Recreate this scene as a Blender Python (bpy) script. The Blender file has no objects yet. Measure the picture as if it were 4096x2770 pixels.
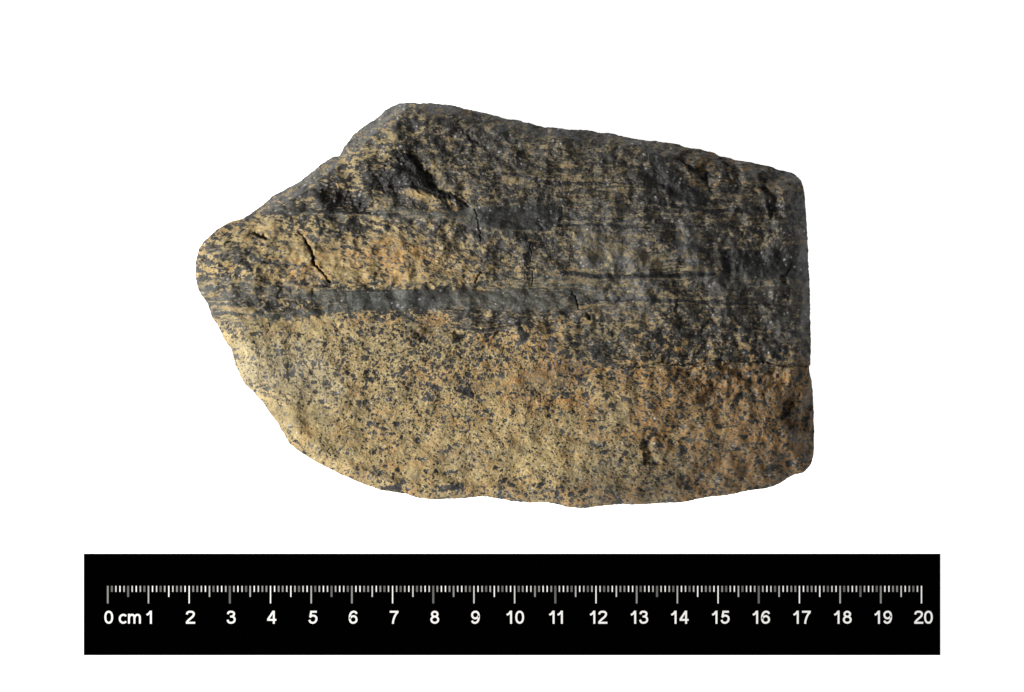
import bpy, math
import numpy as np

# ------------------------------------------------------------------ camera, world, light, exposure
S = bpy.context.scene
COL = S.collection
CM = 0.01                       # the scene is in metres, measures below are in centimetres
PPC = 162.65                    # photograph pixels per centimetre of the printed scale
CU, CV = 2048.0, 1385.0         # centre of the frame
DIST = 110.0                    # camera height above the white ground, cm

cam_d = bpy.data.cameras.new("camera")
cam = bpy.data.objects.new("camera", cam_d)
COL.objects.link(cam)
cam.location = (0, 0, DIST * CM)
cam.rotation_euler = (0, 0, 0)
cam_d.sensor_fit = 'HORIZONTAL'
cam_d.sensor_width = 36.0
cam_d.lens = 36.0 * DIST / (4096 / PPC)
cam_d.clip_start = 0.01
cam_d.clip_end = 20
S.camera = cam

w = bpy.data.worlds.new("World")
S.world = w
w.use_nodes = True
wb = w.node_tree.nodes['Background']
wb.inputs['Color'].default_value = (0.97, 0.98, 1.0, 1)
wb.inputs['Strength'].default_value = 0.20

def area_lamp(name, loc, target, size, watts, color):
    ld = bpy.data.lights.new(name, 'AREA')
    ld.shape = 'RECTANGLE'
    ld.size, ld.size_y = size[0] * CM, size[1] * CM
    ld.energy = watts
    ld.color = color
    lo = bpy.data.objects.new(name, ld)
    COL.objects.link(lo)
    lo.location = [c * CM for c in loc]
    d = [(t - c) for t, c in zip(target, loc)]
    from mathutils import Vector
    lo.rotation_euler = Vector(d).to_track_quat('-Z', 'Y').to_euler()
    return lo

area_lamp("window_light", (-88, -16, 62), (0, 0, 4), (34, 40), 20.6, (1.0, 0.985, 0.95))

S.view_settings.view_transform = 'Standard'
S.view_settings.look = 'None'
S.view_settings.exposure = 0
S.view_settings.gamma = 1

# ------------------------------------------------------------------ small helpers
def tag(o, label=None, cat=None, kind=None, group=None):
    if label: o['label'] = label
    if cat: o['category'] = cat
    if kind: o['kind'] = kind
    if group: o['group'] = group
    return o

def link_mesh(name, me, mat=None, parent=None):
    o = bpy.data.objects.new(name, me)
    COL.objects.link(o)
    if mat and not me.materials: me.materials.append(mat)
    if parent: o.parent = parent
    return o

def pydata(name, v, f):
    me = bpy.data.meshes.new(name)
    me.from_pydata(v, [], f)
    me.update()
    return me

def X(u): return (u - CU) / PPC * CM
def Y(v): return -(v - CV) / PPC * CM

class N:
    """tiny node-graph writer"""
    def __init__(s, mat):
        mat.use_nodes = True
        s.t = mat.node_tree
        s.t.nodes.clear()
    def new(s, typ, ins=None, **kw):
        n = s.t.nodes.new(typ)
        for k, v in kw.items(): setattr(n, k, v)
        for k, v in (ins or {}).items():
            if isinstance(v, tuple) and len(v) == 2 and hasattr(v[0], 'outputs'):
                s.t.links.new(v[0].outputs[v[1]], n.inputs[k])
            elif hasattr(v, 'outputs'):
                s.t.links.new(v.outputs[0], n.inputs[k])
            else:
                n.inputs[k].default_value = v
        return n
    def mix(s, fac, a, b, mode='MIX'):
        n = s.t.nodes.new('ShaderNodeMix')
        n.data_type = 'RGBA'; n.blend_type = mode
        for idx, v in ((0, fac), (6, a), (7, b)):
            if isinstance(v, tuple) and len(v) == 2 and hasattr(v[0], 'outputs'):
                s.t.links.new(v[0].outputs[v[1]], n.inputs[idx])
            elif hasattr(v, 'outputs'):
                out = v.outputs[2] if v.bl_idname == 'ShaderNodeMix' else v.outputs[0]
                s.t.links.new(out, n.inputs[idx])
            elif isinstance(v, (tuple, list)):
                n.inputs[idx].default_value = (*v, 1)
            else:
                n.inputs[idx].default_value = v
        return (n, 2)
    def math(s, op, a, b=0.0, clamp=False):
        n = s.t.nodes.new('ShaderNodeMath'); n.operation = op; n.use_clamp = clamp
        for i, v in enumerate((a, b)):
            if isinstance(v, tuple): s.t.links.new(v[0].outputs[v[1]], n.inputs[i])
            elif hasattr(v, 'outputs'): s.t.links.new(v.outputs[0], n.inputs[i])
            else: n.inputs[i].default_value = v
        return n

# ------------------------------------------------------------------ plain white ground, with a glow added to wash out shadows
m = bpy.data.materials.new("glowing_white")
g = N(m)
bs = g.new('ShaderNodeBsdfPrincipled', {'Base Color': (0.85, 0.85, 0.85, 1), 'Roughness': 0.6,
                                        'Emission Color': (1, 1, 1, 1), 'Emission Strength': 0.98})
g.new('ShaderNodeOutputMaterial', {'Surface': bs})
T = 60 * CM
me = pydata("glowing_ground", [(-T, -T, 0), (T, -T, 0), (T, T, 0), (-T, T, 0)], [(0, 1, 2, 3)])
tag(link_mesh("glowing_ground", me, m), kind='structure')

# ------------------------------------------------------------------ the scale bar
def flat_mat(name, alb, rough=0.9, mottled=0.0):
    mt = bpy.data.materials.new(name)
    g = N(mt)
    tc = g.new('ShaderNodeTexCoord')
    nz = g.new('ShaderNodeTexNoise', {'Vector': (tc, 3), 'Scale': 900.0, 'Detail': 3.0})
    a = tuple(c * (1 - mottled) for c in alb); b = tuple(min(1, c * (1 + mottled)) for c in alb)
    c = g.mix((nz, 0), a, b)
    df = g.new('ShaderNodeBsdfDiffuse', {'Color': c, 'Roughness': 0.3})
    g.new('ShaderNodeOutputMaterial', {'Surface': df})
    return mt

mat_black = flat_mat("black_card", (0.0003, 0.0003, 0.0003), mottled=0.1)
mat_ink = flat_mat("white_ink", (0.86, 0.855, 0.85), mottled=0.02)
inks = [flat_mat("grey_ink", (k, k * 0.985, k * 0.97), mottled=0.04) for k in (0.14, 0.26, 0.42, 0.62)] + [mat_ink]

BT = 0.06 * CM                        # card thickness
bar = bpy.data.objects.new("scale_bar", None)
COL.objects.link(bar)
bar.location = (X(2048.3), Y(2418.5), 0)
bar.empty_display_size = 0.01
tag(bar, "black scale bar with white centimetre ticks and numbers from 0 to 20 below the rock", "scale bar")
bx, by = bar.location.x, bar.location.y

def box_mesh(name, x0, x1, y0, y1, z0, z1, bev=0.0):
    b = bev
    v = [(x0, y0, z0), (x1, y0, z0), (x1, y1, z0), (x0, y1, z0),
         (x0, y0, z1 - b), (x1, y0, z1 - b), (x1, y1, z1 - b), (x0, y1, z1 - b)]
    f = [(3, 2, 1, 0), (0, 1, 5, 4), (1, 2, 6, 5), (2, 3, 7, 6), (3, 0, 4, 7)]
    if b:
        v += [(x0 + b, y0 + b, z1), (x1 - b, y0 + b, z1), (x1 - b, y1 - b, z1), (x0 + b, y1 - b, z1)]
        f += [(4, 5, 9, 8), (5, 6, 10, 9), (6, 7, 11, 10), (7, 4, 8, 11), (8, 9, 10, 11)]
    else:
        f += [(4, 5, 6, 7)]
    return pydata(name, v, f)

link_mesh("card", box_mesh("card", X(335.8) - bx, X(3760.6) - bx, Y(2621.4) - by, Y(2215.8) - by, 0.0002 * CM, BT, 0.002 * CM), mat_black, bar)

PW = 0.004 * CM                       # ink stands this proud of the card
tick_meshes = {}
U0, UM = 432.0, 16.265
for i in range(201):
    kind = 'centimetre_tick' if i % 10 == 0 else 'half_centimetre_tick' if i % 5 == 0 else 'millimetre_tick'
    vb = {'c': 2414.0, 'h': 2388.0, 'm': 2368.0}[kind[0]]
    ph = ((i / 10.0 - 3.0) / 0.4194) % 1.0
    dd = min(ph, 1 - ph) * 2          # 0 = palest grey and widest ... 1 = crisp white
    q = min(4, int(dd * 5.6))
    key = (kind, q)
    if key not in tick_meshes:
        half = (3.9, 3.3, 2.8, 2.5, 2.4)[q] / PPC * CM
        mt = box_mesh(kind, -half, half, Y(vb) - Y(2343.8), 0, 0, PW)
        mt.materials.append(inks[q])
        tick_meshes[key] = mt
    o = link_mesh(kind, tick_meshes[key], None, bar)
    o.location = (X(U0 + UM * i) - bx, Y(2343.8) - by, BT)

# numerals: round-cornered grotesque strokes on a box 100 wide and 150 high (y down), fitted to the box measured for each
def ell(cx, cy, rx, ry, a0=0, a1=360, n=40, e=2.0):
    out = []
    for i in range(n + 1):
        a = math.radians(a0 + (a1 - a0) * i / n)
        c, s_ = math.cos(a), math.sin(a)
        out.append((cx + rx * math.copysign(abs(c) ** (2 / e), c), cy + ry * math.copysign(abs(s_) ** (2 / e), s_)))
    return out
def smooth(p, n=6):
    p = [np.array(q, float) for q in p]
    if len(p) < 3: return [tuple(q) for q in p]
    q = [2 * p[0] - p[1]] + p + [2 * p[-1] - p[-2]]
    out = []
    for i in range(1, len(q) - 2):
        for j in range(n):
            t = j / n
            out.append(tuple(0.5 * (2 * q[i] + (q[i + 1] - q[i - 1]) * t + (2 * q[i - 1] - 5 * q[i] + 4 * q[i + 1] - q[i + 2]) * t * t
                             + (3 * q[i] - q[i - 1] - 3 * q[i + 1] + q[i + 2]) * t ** 3)))
    return out + [tuple(p[-1])]
SIX = [(90,36),(82,20),(66,11.5),(48,12),(28,24),(16,48),(11.5,80),(14,108),(24,128),(40,138),(54,138.5),(74,132),(88,114),(88,92),(78,72),(58,62),(38,66),(22,78),(15,94)]
GLY = {
 '0': (102, 150, [ell(51, 75, 39.5, 63.5, e=2.25)]),
 '1': (63, 150, [[(51,0),(51,150)], smooth([(2,48),(28,33),(46,8)])]),
 '2': (104, 150, [smooth([(12,43),(16,26),(30,14),(51,11.5),(74,15),(88,29),(88,46),(79,64),(56,86),(33,106),(17,124),(9,142)]), [(1,138.5),(104,138.5)]]),
 '3': (102, 150, [smooth([(12,40),(18,22),(32,12.5),(50,11.5),(70,15),(82,28),(82,44),(73,58),(56,66),(38,67)]),
                  smooth([(40,67),(62,68),(82,78),(90.5,98),(86,120),(70,134),(48,138.5),(26,134),(14,120),(9,104)])]),
 '4': (106, 150, [[(77,150),(77,0)], [(74,4),(10,101)], [(2,105),(106,105)]]),
 '5': (102, 150, [[(28,12),(95,12)], [(34,2),(20,76)], smooth([(17,76),(32,62),(52,56),(74,61),(90,78),(90.5,104),(79,126),(58,138),(36,137),(20,126),(10,106)])]),
 '6': (102, 150, [smooth(SIX)]),
 '7': (102, 150, [[(1,12),(101,12)], smooth([(93,14),(68,46),(50,84),(40,120),(37,150)])]),
 '8': (102, 150, [ell(51, 39.5, 32, 28), ell(51, 103, 39.5, 35.5)]),
 '9': (102, 150, [smooth([(102 - x, 150 - y) for x, y in SIX])]),
 'c': (98, 113, [ell(53, 56.5, 41, 45, 42, 318, 30)]),
 'm': (150, 112, [[(11.5,112),(11.5,1)], smooth([(14,44),(22,22),(42,11.5),(60,14),(72,28),(75,48),(75,112)]),
                  smooth([(78,44),(86,22),(106,11.5),(124,14),(136,28),(138.5,48),(138.5,112)])]),
}
def ribbon(p, wd):
    p = np.array(p, float)
    closed = np.hypot(*(p[0] - p[-1])) < 1e-6
    if closed: p = p[:-1]
    n = len(p)
    tg = (np.roll(p, -1, 0) - np.roll(p, 1, 0)) if closed else np.gradient(p, axis=0)
    tg /= np.hypot(tg[:, 0], tg[:, 1])[:, None]
    nr = np.stack([-tg[:, 1], tg[:, 0]], -1) * wd / 2
    vs = np.concatenate([p + nr, p - nr])
    fs = [(i, (i + 1) % n, n + (i + 1) % n, n + i) for i in range(n if closed else n - 1)]
    return vs, fs

def lettering(name, spec):
    V, F = [], []
    for ch, u0, u1, v0, v1 in spec:
        gw, gh, strokes = GLY[ch]
        for j, st in enumerate(strokes):
            vs, fs = ribbon(st, 22.0)
            k = len(V)
            for a, b in vs:
                V.append((X(u0 + a / gw * (u1 - u0)) - bx, Y(v0 + b / gh * (v1 - v0)) - by, BT + PW * (1 + 0.35 * j)))
            F += [tuple(k + q for q in f) for f in fs]
    return link_mesh(name, pydata(name, V, F), mat_ink, bar)

TOP, BOT = 2443.2, 2495.4
def t4(a): return 320 + a / 2.905
def t5(a): return 1000 + a / 2.905
def t6(a): return 1700 + a / 2.905
def t7(a): return 2400 + a / 2.905
def t8(a): return 3000 + a / 2.905
nums = [[('0', t4(286), t4(388))], [('1', t4(775), t4(838))], [('2', t4(1232), t4(1340))], [('3', t4(1708), t4(1811))],
        [('4', t4(2175), t4(2283))], [('5', t5(680), t5(784))], [('6', t5(1148), t5(1252))], [('7', t5(1624), t5(1727))],
        [('8', t5(2096), t5(2199))], [('9', t6(535), t6(637))],
        [('1', t6(948), t6(1012)), ('0', t6(1049), t6(1151))], [('1', t6(1443), t6(1506)), ('1', t6(1539), t6(1602))],
        [('1', t6(1916), t6(1979)), ('2', t6(2012), t6(2118))], [('1', t7(357), t7(420)), ('3', t7(456), t7(559))],
        [('1', t7(826), t7(889)), ('4', t7(922), t7(1028))], [('1', t7(1301), t7(1364)), ('5', t7(1400), t7(1503))],
        [('1', t7(1773), t7(1836)), ('6', t7(1870), t7(1975))], [('1', t8(502), t8(565)), ('7', t8(602), t8(705))],
        [('1', t8(976), t8(1039)), ('8', t8(1076), t8(1180))], [('1', t8(1445), t8(1508)), ('9', t8(1546), t8(1648))],
        [('2', t8(1906), t8(2010)), ('0', t8(2020), t8(2121))]]
for spec in nums:
    lettering("numeral", [(c, a, b, TOP, BOT) for c, a, b in spec])
lettering("unit_lettering", [('c', t4(452), t4(552), 2455.5, BOT), ('m', t4(560), t4(710), 2455.5, BOT - 0.6)])

# ------------------------------------------------------------------ the rock: outline traced in photograph pixels
OUT = np.array([
(806,980),(812,967),(830,953),(857,928),(888,907),(915,891),(942,882),(969,876),(996,860),(1027,837),(1058,816),(1078,796),
(1097,781),(1120,769),(1147,754),(1178,738),(1205,725),(1232,700),(1263,676),(1291,655),(1314,638),(1333,628),(1358,626),
(1366,608),(1376,589),(1395,566),(1414,539),(1442,517),(1473,494),(1496,483),(1519,463),(1538,444),(1566,426),(1593,416),
(1620,411),(1660,412),(1681,415),(1701,413),(1728,413),(1755,418),(1790,418),(1821,423),(1848,432),(1879,439),(1929,450),
(1976,461),(2007,470),(2034,477),(2072,481),(2100,490),(2127,495),(2146,503),(2169,509),(2212,511),(2251,516),(2282,519),
(2316,520),(2351,521),(2375,527),(2413,533),(2448,533),(2477,542),(2512,550),(2551,557),(2586,563),(2625,565),(2656,571),
(2694,573),(2718,580),(2741,589),(2772,595),(2799,595),(2822,606),(2849,609),(2865,616),(2876,626),(2900,628),(2923,633),
(2942,641),(2973,645),(3016,653),(3051,662),(3082,666),(3113,681),(3159,688),(3186,704),(3206,724),(3215,751),(3219,790),
(3223,836),(3227,898),(3231,964),(3233,1022),(3235,1090),(3240,1187),(3241,1268),(3243,1338),(3243,1388),(3242,1438),
(3244,1460),(3234,1469),(3238,1489),(3245,1520),(3250,1554),(3254,1615),(3256,1731),(3257,1801),(3250,1840),(3238,1867),
(3217,1888),(3198,1896),(3175,1898),(3151,1913),(3124,1932),(3097,1945),(3062,1954),(3020,1960),(2973,1967),(2938,1976),
(2880,1985),(2826,1990),(2780,1998),(2745,2009),(2652,2014),(2555,2020),(2490,2017),(2425,2023),(2366,2030),(2324,2035),
(2301,2032),(2266,2029),(2235,2018),(2192,2011),(2115,2010),(2053,2007),(2018,1998),(1983,1995),(1944,1987),(1913,1987),
(1867,1993),(1743,1999),(1696,1995),(1662,1989),(1631,1979),(1604,1972),(1569,1969),(1526,1962),(1487,1948),(1441,1931),
(1402,1915),(1363,1898),(1325,1878),(1271,1853),(1232,1828),(1189,1801),(1158,1774),(1139,1741),(1123,1719),(1112,1694),
(1098,1675),(1073,1644),(1050,1609),(1023,1578),(976,1534),(963,1508),(954,1488),(941,1460),(930,1423),(928,1398),(911,1381),
(892,1350),(876,1311),(861,1286),(845,1265),(836,1230),(827,1209),(806,1183),(795,1164),(786,1137),(782,1094),(784,1044),
(793,1001)], float)

# ---- vectorised noise
def _h(ix, iy, k):
    n = (ix.astype(np.int64) * 374761393 + iy.astype(np.int64) * 668265263 + k * 1442695041) & 0xFFFFFFFF
    n = ((n ^ (n >> 13)) * 1274126177) & 0xFFFFFFFF
    n = ((n ^ (n >> 15)) * 2246822519) & 0xFFFFFFFF
    return ((n ^ (n >> 16)) & 0xFFFFFF) / float(0xFFFFFF)

def perlin(x, y, k=0):
    ix, iy = np.floor(x), np.floor(y)
    fx, fy = x - ix, y - iy
    sx = fx * fx * fx * (fx * (fx * 6 - 15) + 10); sy = fy * fy * fy * (fy * (fy * 6 - 15) + 10)
    def g(ox, oy):
        a = _h(ix + ox, iy + oy, k) * 2 * np.pi
        return np.cos(a) * (fx - ox) + np.sin(a) * (fy - oy)
    a = g(0, 0); b = g(1, 0); c = g(0, 1); d = g(1, 1)
    return ((a + (b - a) * sx) * (1 - sy) + (c + (d - c) * sx) * sy) * 1.5   # about -1..1

def fbm(x, y, k=0, octv=4, gain=0.5, lac=2.03):
    s = 0; a = 1; tot = 0
    for i in range(octv):
        s = s + a * perlin(x, y, k + 17 * i); tot += a
        x = x * lac + 13.7; y = y * lac + 7.1; a *= gain
    return s / tot * 1.25

def worley(x, y, k=0):
    """distance to nearest feature, second nearest, and a random number of the nearest cell"""
    ix, iy = np.floor(x), np.floor(y)
    f1 = np.full(x.shape, 9.0); f2 = np.full(x.shape, 9.0); r1 = np.zeros(x.shape)
    for oy in (-1, 0, 1):
        for ox in (-1, 0, 1):
            cx, cy = ix + ox, iy + oy
            d = np.hypot(cx + _h(cx, cy, k) - x, cy + _h(cx, cy, k + 5) - y)
            rr = _h(cx, cy, k + 9)
            n = d < f1
            f2 = np.where(n, f1, np.minimum(f2, d)); r1 = np.where(n, rr, r1); f1 = np.where(n, d, f1)
    return f1, f2, r1

def sst(a, b, x):
    t = np.clip((x - a) / (b - a), 0, 1)
    return t * t * (3 - 2 * t)

# ---- polar sheet inside the outline
NT, NR = 2100, 400
C0 = np.array([2060.0, 1250.0])
d = OUT - C0
th = np.arctan2(d[:, 1], d[:, 0]); rad = np.hypot(d[:, 0], d[:, 1])
o_ = np.argsort(th); th, rad = th[o_], rad[o_]
TH = np.linspace(-np.pi, np.pi, NT, endpoint=False)
# interpolate along the chords of the outline (dense polyline first)
P = np.concatenate([OUT, OUT[:1]])
dense = np.concatenate([P[i] + (P[i + 1] - P[i]) * np.linspace(0, 1, 24, endpoint=False)[:, None] for i in range(len(P) - 1)])
dd_ = dense - C0
td = np.arctan2(dd_[:, 1], dd_[:, 0]); rd = np.hypot(dd_[:, 0], dd_[:, 1])
o_ = np.argsort(td)
RT = np.interp(TH, td[o_], rd[o_], period=2 * np.pi)
ker = np.exp(-0.5 * (np.arange(-4, 5) / 1.5) ** 2); ker /= ker.sum()
RT = sum(kk * np.roll(RT, j) for kk, j in zip(ker, range(-4, 5)))
eu = C0[0] + RT * np.cos(TH); ev = C0[1] + RT * np.sin(TH)
RT = RT + 2.6 * fbm(eu / 26, ev / 26, 3, 3) + 1.2 * perlin(eu / 8, ev / 8, 5)
# rings: s runs 0..1; the outermost few share the outline and carry the vertical flank
SS = np.linspace(0.0, 1.0, NR + 1)[1:] ** 0.82
uu = (C0[0] + SS[:, None] * RT[None] * np.cos(TH)[None]).ravel()
vv = (C0[1] + SS[:, None] * RT[None] * np.sin(TH)[None]).ravel()

def seg_dist(u, v, pts, closed=False):
    best = np.full(u.shape, 1e9); par = np.zeros(u.shape); side = np.zeros(u.shape)
    n = len(pts) if closed else len(pts) - 1
    for i in range(n):
        a = np.asarray(pts[i][:2], float); b = np.asarray(pts[(i + 1) % len(pts)][:2], float)
        ab = b - a; L2 = max(1e-9, (ab ** 2).sum())
        t = np.clip(((u - a[0]) * ab[0] + (v - a[1]) * ab[1]) / L2, 0, 1)
        dx = u - a[0] - t * ab[0]; dy = v - a[1] - t * ab[1]
        dd = dx * dx + dy * dy
        nb = dd < best
        best = np.where(nb, dd, best)
        par = np.where(nb, i + t, par)
        side = np.where(nb, np.sign(ab[0] * (v - a[1]) - ab[1] * (u - a[0])), side)
    return np.sqrt(best), par, side

EDGE = np.full(uu.shape, 400.0)
near = np.repeat(SS, NT) > 0.55
EDGE[near] = np.minimum(400, seg_dist(uu[near], vv[near], OUT[::1], True)[0])

# warped coordinates so that drawn lines wander naturally
wu = uu + 9 * fbm(uu / 60, vv / 60, 41, 3) + 4 * perlin(uu / 14, vv / 14, 44)
wv = vv + 8 * fbm(uu / 60, vv / 60, 51, 3) + 4 * perlin(uu / 14, vv / 14, 54)

def stroke(pts, soft=6.0, raw=False):
    """soft line; every point is (u, v, half width)"""
    out = np.zeros(uu.shape)
    p = np.array(pts, float)
    pad = p[:, 2].max() + soft + 30
    sel = np.where((uu > p[:, 0].min() - pad) & (uu < p[:, 0].max() + pad) & (vv > p[:, 1].min() - pad) & (vv < p[:, 1].max() + pad))[0]
    if len(sel) == 0: return out
    a, b = (uu[sel], vv[sel]) if raw else (wu[sel], wv[sel])
    dist, par, _ = seg_dist(a, b, p)
    hw = np.interp(par, np.arange(len(p)), p[:, 2])
    out[sel] = 1 - sst(-soft, soft, dist - hw)
    return out

def blob(pts, soft=14.0, raw=False):
    """soft-edged polygon"""
    out = np.zeros(uu.shape)
    p = np.array(pts, float)
    pad = soft + 30
    sel = np.where((uu > p[:, 0].min() - pad) & (uu < p[:, 0].max() + pad) & (vv > p[:, 1].min() - pad) & (vv < p[:, 1].max() + pad))[0]
    if len(sel) == 0: return out
    a, b = (uu[sel], vv[sel]) if raw else (wu[sel], wv[sel])
    dist, _, _ = seg_dist(a, b, p, True)
    ins = np.zeros(a.shape, bool)
    j = len(p) - 1
    for i in range(len(p)):
        yi, yj = p[i, 1], p[j, 1]
        if yi != yj:
            c = ((yi > b) != (yj > b)) & (a < (p[j, 0] - p[i, 0]) * (b - yi) / (yj - yi) + p[i, 0])
            ins ^= c
        j = i
    out[sel] = sst(-soft, soft, np.where(ins, dist, -dist))
    return out

def gridmap(rows, u0, v0, step):
    G = np.array([[int(c) for c in r] for r in rows], float)
    gu = wu + 45 * fbm(uu / 130, vv / 110, 701, 3); gv = wv + 30 * fbm(uu / 150, vv / 90, 711, 3)
    x = np.clip((gu - u0) / step, 0, G.shape[1] - 1.001); y = np.clip((gv - v0) / step, 0, G.shape[0] - 1.001)
    ix, iy = x.astype(int), y.astype(int); fx, fy = x - ix, y - iy
    fx = fx * fx * (3 - 2 * fx); fy = fy * fy * (3 - 2 * fy)
    return (G[iy, ix] * (1 - fx) + G[iy, ix + 1] * fx) * (1 - fy) + (G[iy + 1, ix] * (1 - fx) + G[iy + 1, ix + 1] * fx) * fy

# ---- share of dark mica, read from the photograph every 100 pixels from (800, 400)
DM = gridmap([
 "66666666666666666666666666",
 "55555555766766776677777777",
 "66666655667676667687667777",
 "66666655766666656688667788",
 "66667777756566767688777788",
 "55455665666999766787777888",
 "65544444345667765677787888",
 "55544333344455665667799999",
 "66777889997777776667788888",
 "55433344545555555566777888",
 "44444444455555566665666777",
 "44444444554444444444455555",
 "44433434444444444444555566",
 "33333334544433344455545566",
 "33333333333443334555555666",
 "33333334333333444455445667",
 "55555555555555555555555555"], 800, 400, 100) / 9.0
# ---- rust staining, same grid
ST = gridmap([
 "22222222222222222233344433",
 "22222222222233333333355433",
 "22222222222223333334566543",
 "22222222222222233334466543",
 "22222222222222222233345543",
 "33333333333222222222334433",
 "33333344443333222222233333",
 "33334444443333333322222233",
 "22222222222222333322233333",
 "33333333344444433333333344",
 "22222222333344444444444444",
 "22222222233445665555555566",
 "22222233334445554455566776",
 "33333333333333333444456887",
 "33333333333322233344445676",
 "33333334333333333333334455",
 "44444444444444444444444444"], 800, 400, 100) / 9.0

LOWER = blob([(760,1250),(960,1290),(1120,1290),(1300,1262),(1450,1240),(1640,1235),(1830,1250),(1980,1310),(2100,1300),
              (2300,1400),(2420,1478),(2600,1470),(2850,1455),(3060,1450),(3300,1478),(3300,2080),(760,2080)], 22)
FOL = np.zeros(uu.shape)          # how strongly the minerals are drawn out along the foliation
GRY = np.zeros(uu.shape)          # smooth polished dark grey bands
DRK = np.zeros(uu.shape)          # extra dark streaks and pockets
PAL = np.zeros(uu.shape)          # clean tan patches without dark grains

def add(arr, m, k=1.0): np.maximum(arr, m * k, out=arr)

LIN = np.zeros(uu.shape)         # continuous dark mica seams
# main polished band
side = blob([(985,880),(1110,800),(1200,755),(1280,690),(1360,640),(1400,600),(1480,530),(1580,470),(1640,425),(1640,380),(1300,520),(1000,780)], 12)
DM = DM * (1 - side) + side * 0.80
band = blob([(1020,1128),(1100,1120),(1200,1145),(1300,1150),(1400,1160),(1500,1163),(1600,1160),(1790,1158),(1850,1166),(1960,1162),
             (2050,1140),(2120,1112),(2220,1098),(2300,1085),(2420,1095),(2560,1100),(2700,1105),(2850,1100),(2960,1080),(3240,1075),
             (3240,1150),(3000,1150),(2800,1120),(2560,1125),(2450,1140),(2380,1185),(2310,1235),(2200,1238),(2080,1242),(1990,1232),
             (1900,1235),(1780,1232),(1600,1238),(1480,1242),(1340,1236),(1240,1205),(1120,1198),(1030,1185)], 10)
add(FOL, band, 0.9); add(GRY, band * (0.55 + 0.45 * sst(1180, 1420, uu)), 0.62)
solid = blob([(1385,1165),(1500,1165),(1600,1160),(1795,1160),(1800,1228),(1700,1232),(1500,1238),(1395,1240)], 4, True)
add(GRY, solid, 1.0)
add(GRY, stroke([(1020,1165,9),(1150,1176,11),(1280,1182,14),(1400,1198,28)], 8), 0.66)
add(GRY, stroke([(1010,1255,8),(1100,1262,14),(1200,1258,14),(1300,1245,9),(1400,1240,6)], 5), 0.8)
add(GRY, stroke([(1790,1200,26),(1950,1200,22),(2100,1215,20),(2300,1222,14)], 10), 0.75)
nose = blob([(770,1110),(900,1120),(1010,1120),(1040,1290),(960,1300),(860,1275)], 25)
add(FOL, nose, 0.95); add(GRY, nose, 0.45)
add(GRY, stroke([(785,1150,10),(880,1160,8),(1000,1160,10)], 8), 0.5)
add(GRY, stroke([(830,1225,14),(920,1235,12),(1040,1262,12)], 8), 0.5)
add(GRY, stroke([(880,1190,3),(1000,1200,5)], 8), 0.4)
# upper band
upb = blob([(1080,830),(1180,838),(1330,850),(1480,852),(1600,832),(1800,850),(1900,825),(2040,820),(2160,810),(2240,830),(2230,900),
            (2140,930),(1990,925),(1900,900),(1780,880),(1600,872),(1450,868),(1300,858),(1150,852)], 10)
add(FOL, upb, 0.9); add(GRY, upb, 0.86)
add(DRK, blob([(1900,830),(2050,822),(2180,812),(2250,830),(2250,880),(2200,930),(2010,922),(1915,895)], 14), 0.97)
# thin dark lines of the upper right
for pts, k in [
 ([(1960,690,2),(2080,705,4),(2200,728,6),(2330,732,4),(2470,735,4),(2580,735,5)], 0.9),
 ([(2090,710,2),(2210,740,7),(2280,735,4)], .8),
 ([(2590,810,5),(2680,820,9),(2800,840,9),(2900,845,8),(3060,838,9),(3220,835,7)], .95),
 ([(2480,905,4),(2600,910,6),(2700,905,7),(2860,908,6),(2960,900,3)], .7),
 ([(2230,905,6),(2330,900,8),(2480,905,10),(2560,915,8)], .8),
 ([(2250,1090,8),(2360,1105,9),(2470,1108,12),(2580,1105,9),(2700,1100,9),(2860,1098,8)], .95),
 ([(2260,1230,4),(2400,1205,5),(2560,1200,6),(2660,1205,8),(2800,1207,7),(2950,1215,7),(3120,1222,8)], .8),
 ([(2720,1350,6),(2790,1345,7),(2850,1333,4)], 1),
 ([(2700,1318,4),(2850,1325,3),(2980,1315,4),(3080,1320,5),(3240,1335,6)], .8),
 ([(2150,870,10),(2300,870,12),(2480,880,8)], .55),
 ([(2000,850,6),(2180,860,10)], .6),
 ([(1880,1085,3),(1990,1100,5),(2080,1120,5),(2150,1110,4)], .8),
 ([(1975,1090,3),(1990,1112,5)], .9),
 ([(1800,1310,3),(1900,1322,6),(2000,1310,5),(2080,1298,5)], .85),
 ([(1990,1250,4),(2060,1275,6),(2110,1290,5)], .7),
 ([(1760,1240,4),(1860,1270,5),(1960,1280,5),(2040,1270,4)], .5),
 ([(1300,700,3),(1260,760,4),(1225,800,5)], .3),
 ([(1080,850,4),(1200,845,5),(1340,850,8),(1480,855,8),(1600,860,9)], .85),
 ([(1280,870,3),(1420,905,3),(1540,935,3),(1660,970,3),(1760,1010,3)], .6),
 ([(1560,880,2),(1700,930,3),(1820,980,4),(1900,1030,3)], .6),
 ([(1330,985,3),(1460,990,3),(1600,1000,3)], .35),
 ([(980,1000,6),(1010,1025,7),(1050,1052,6),(1120,1060,4),(1210,1060,2)], .85),
 ([(850,1000,8),(900,1010,9),(960,1020,9)], .5),
 ([(1010,940,6),(1050,950,7),(1080,960,4)], .7)]:
    s = stroke(pts, 6)
    add(LIN, s, min(1, k * 1.08)); add(FOL, stroke([(a, b, c + 14) for a, b, c in pts], 14), 0.85)
rng = np.random.RandomState(11)
LIT = np.zeros(uu.shape)
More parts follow.
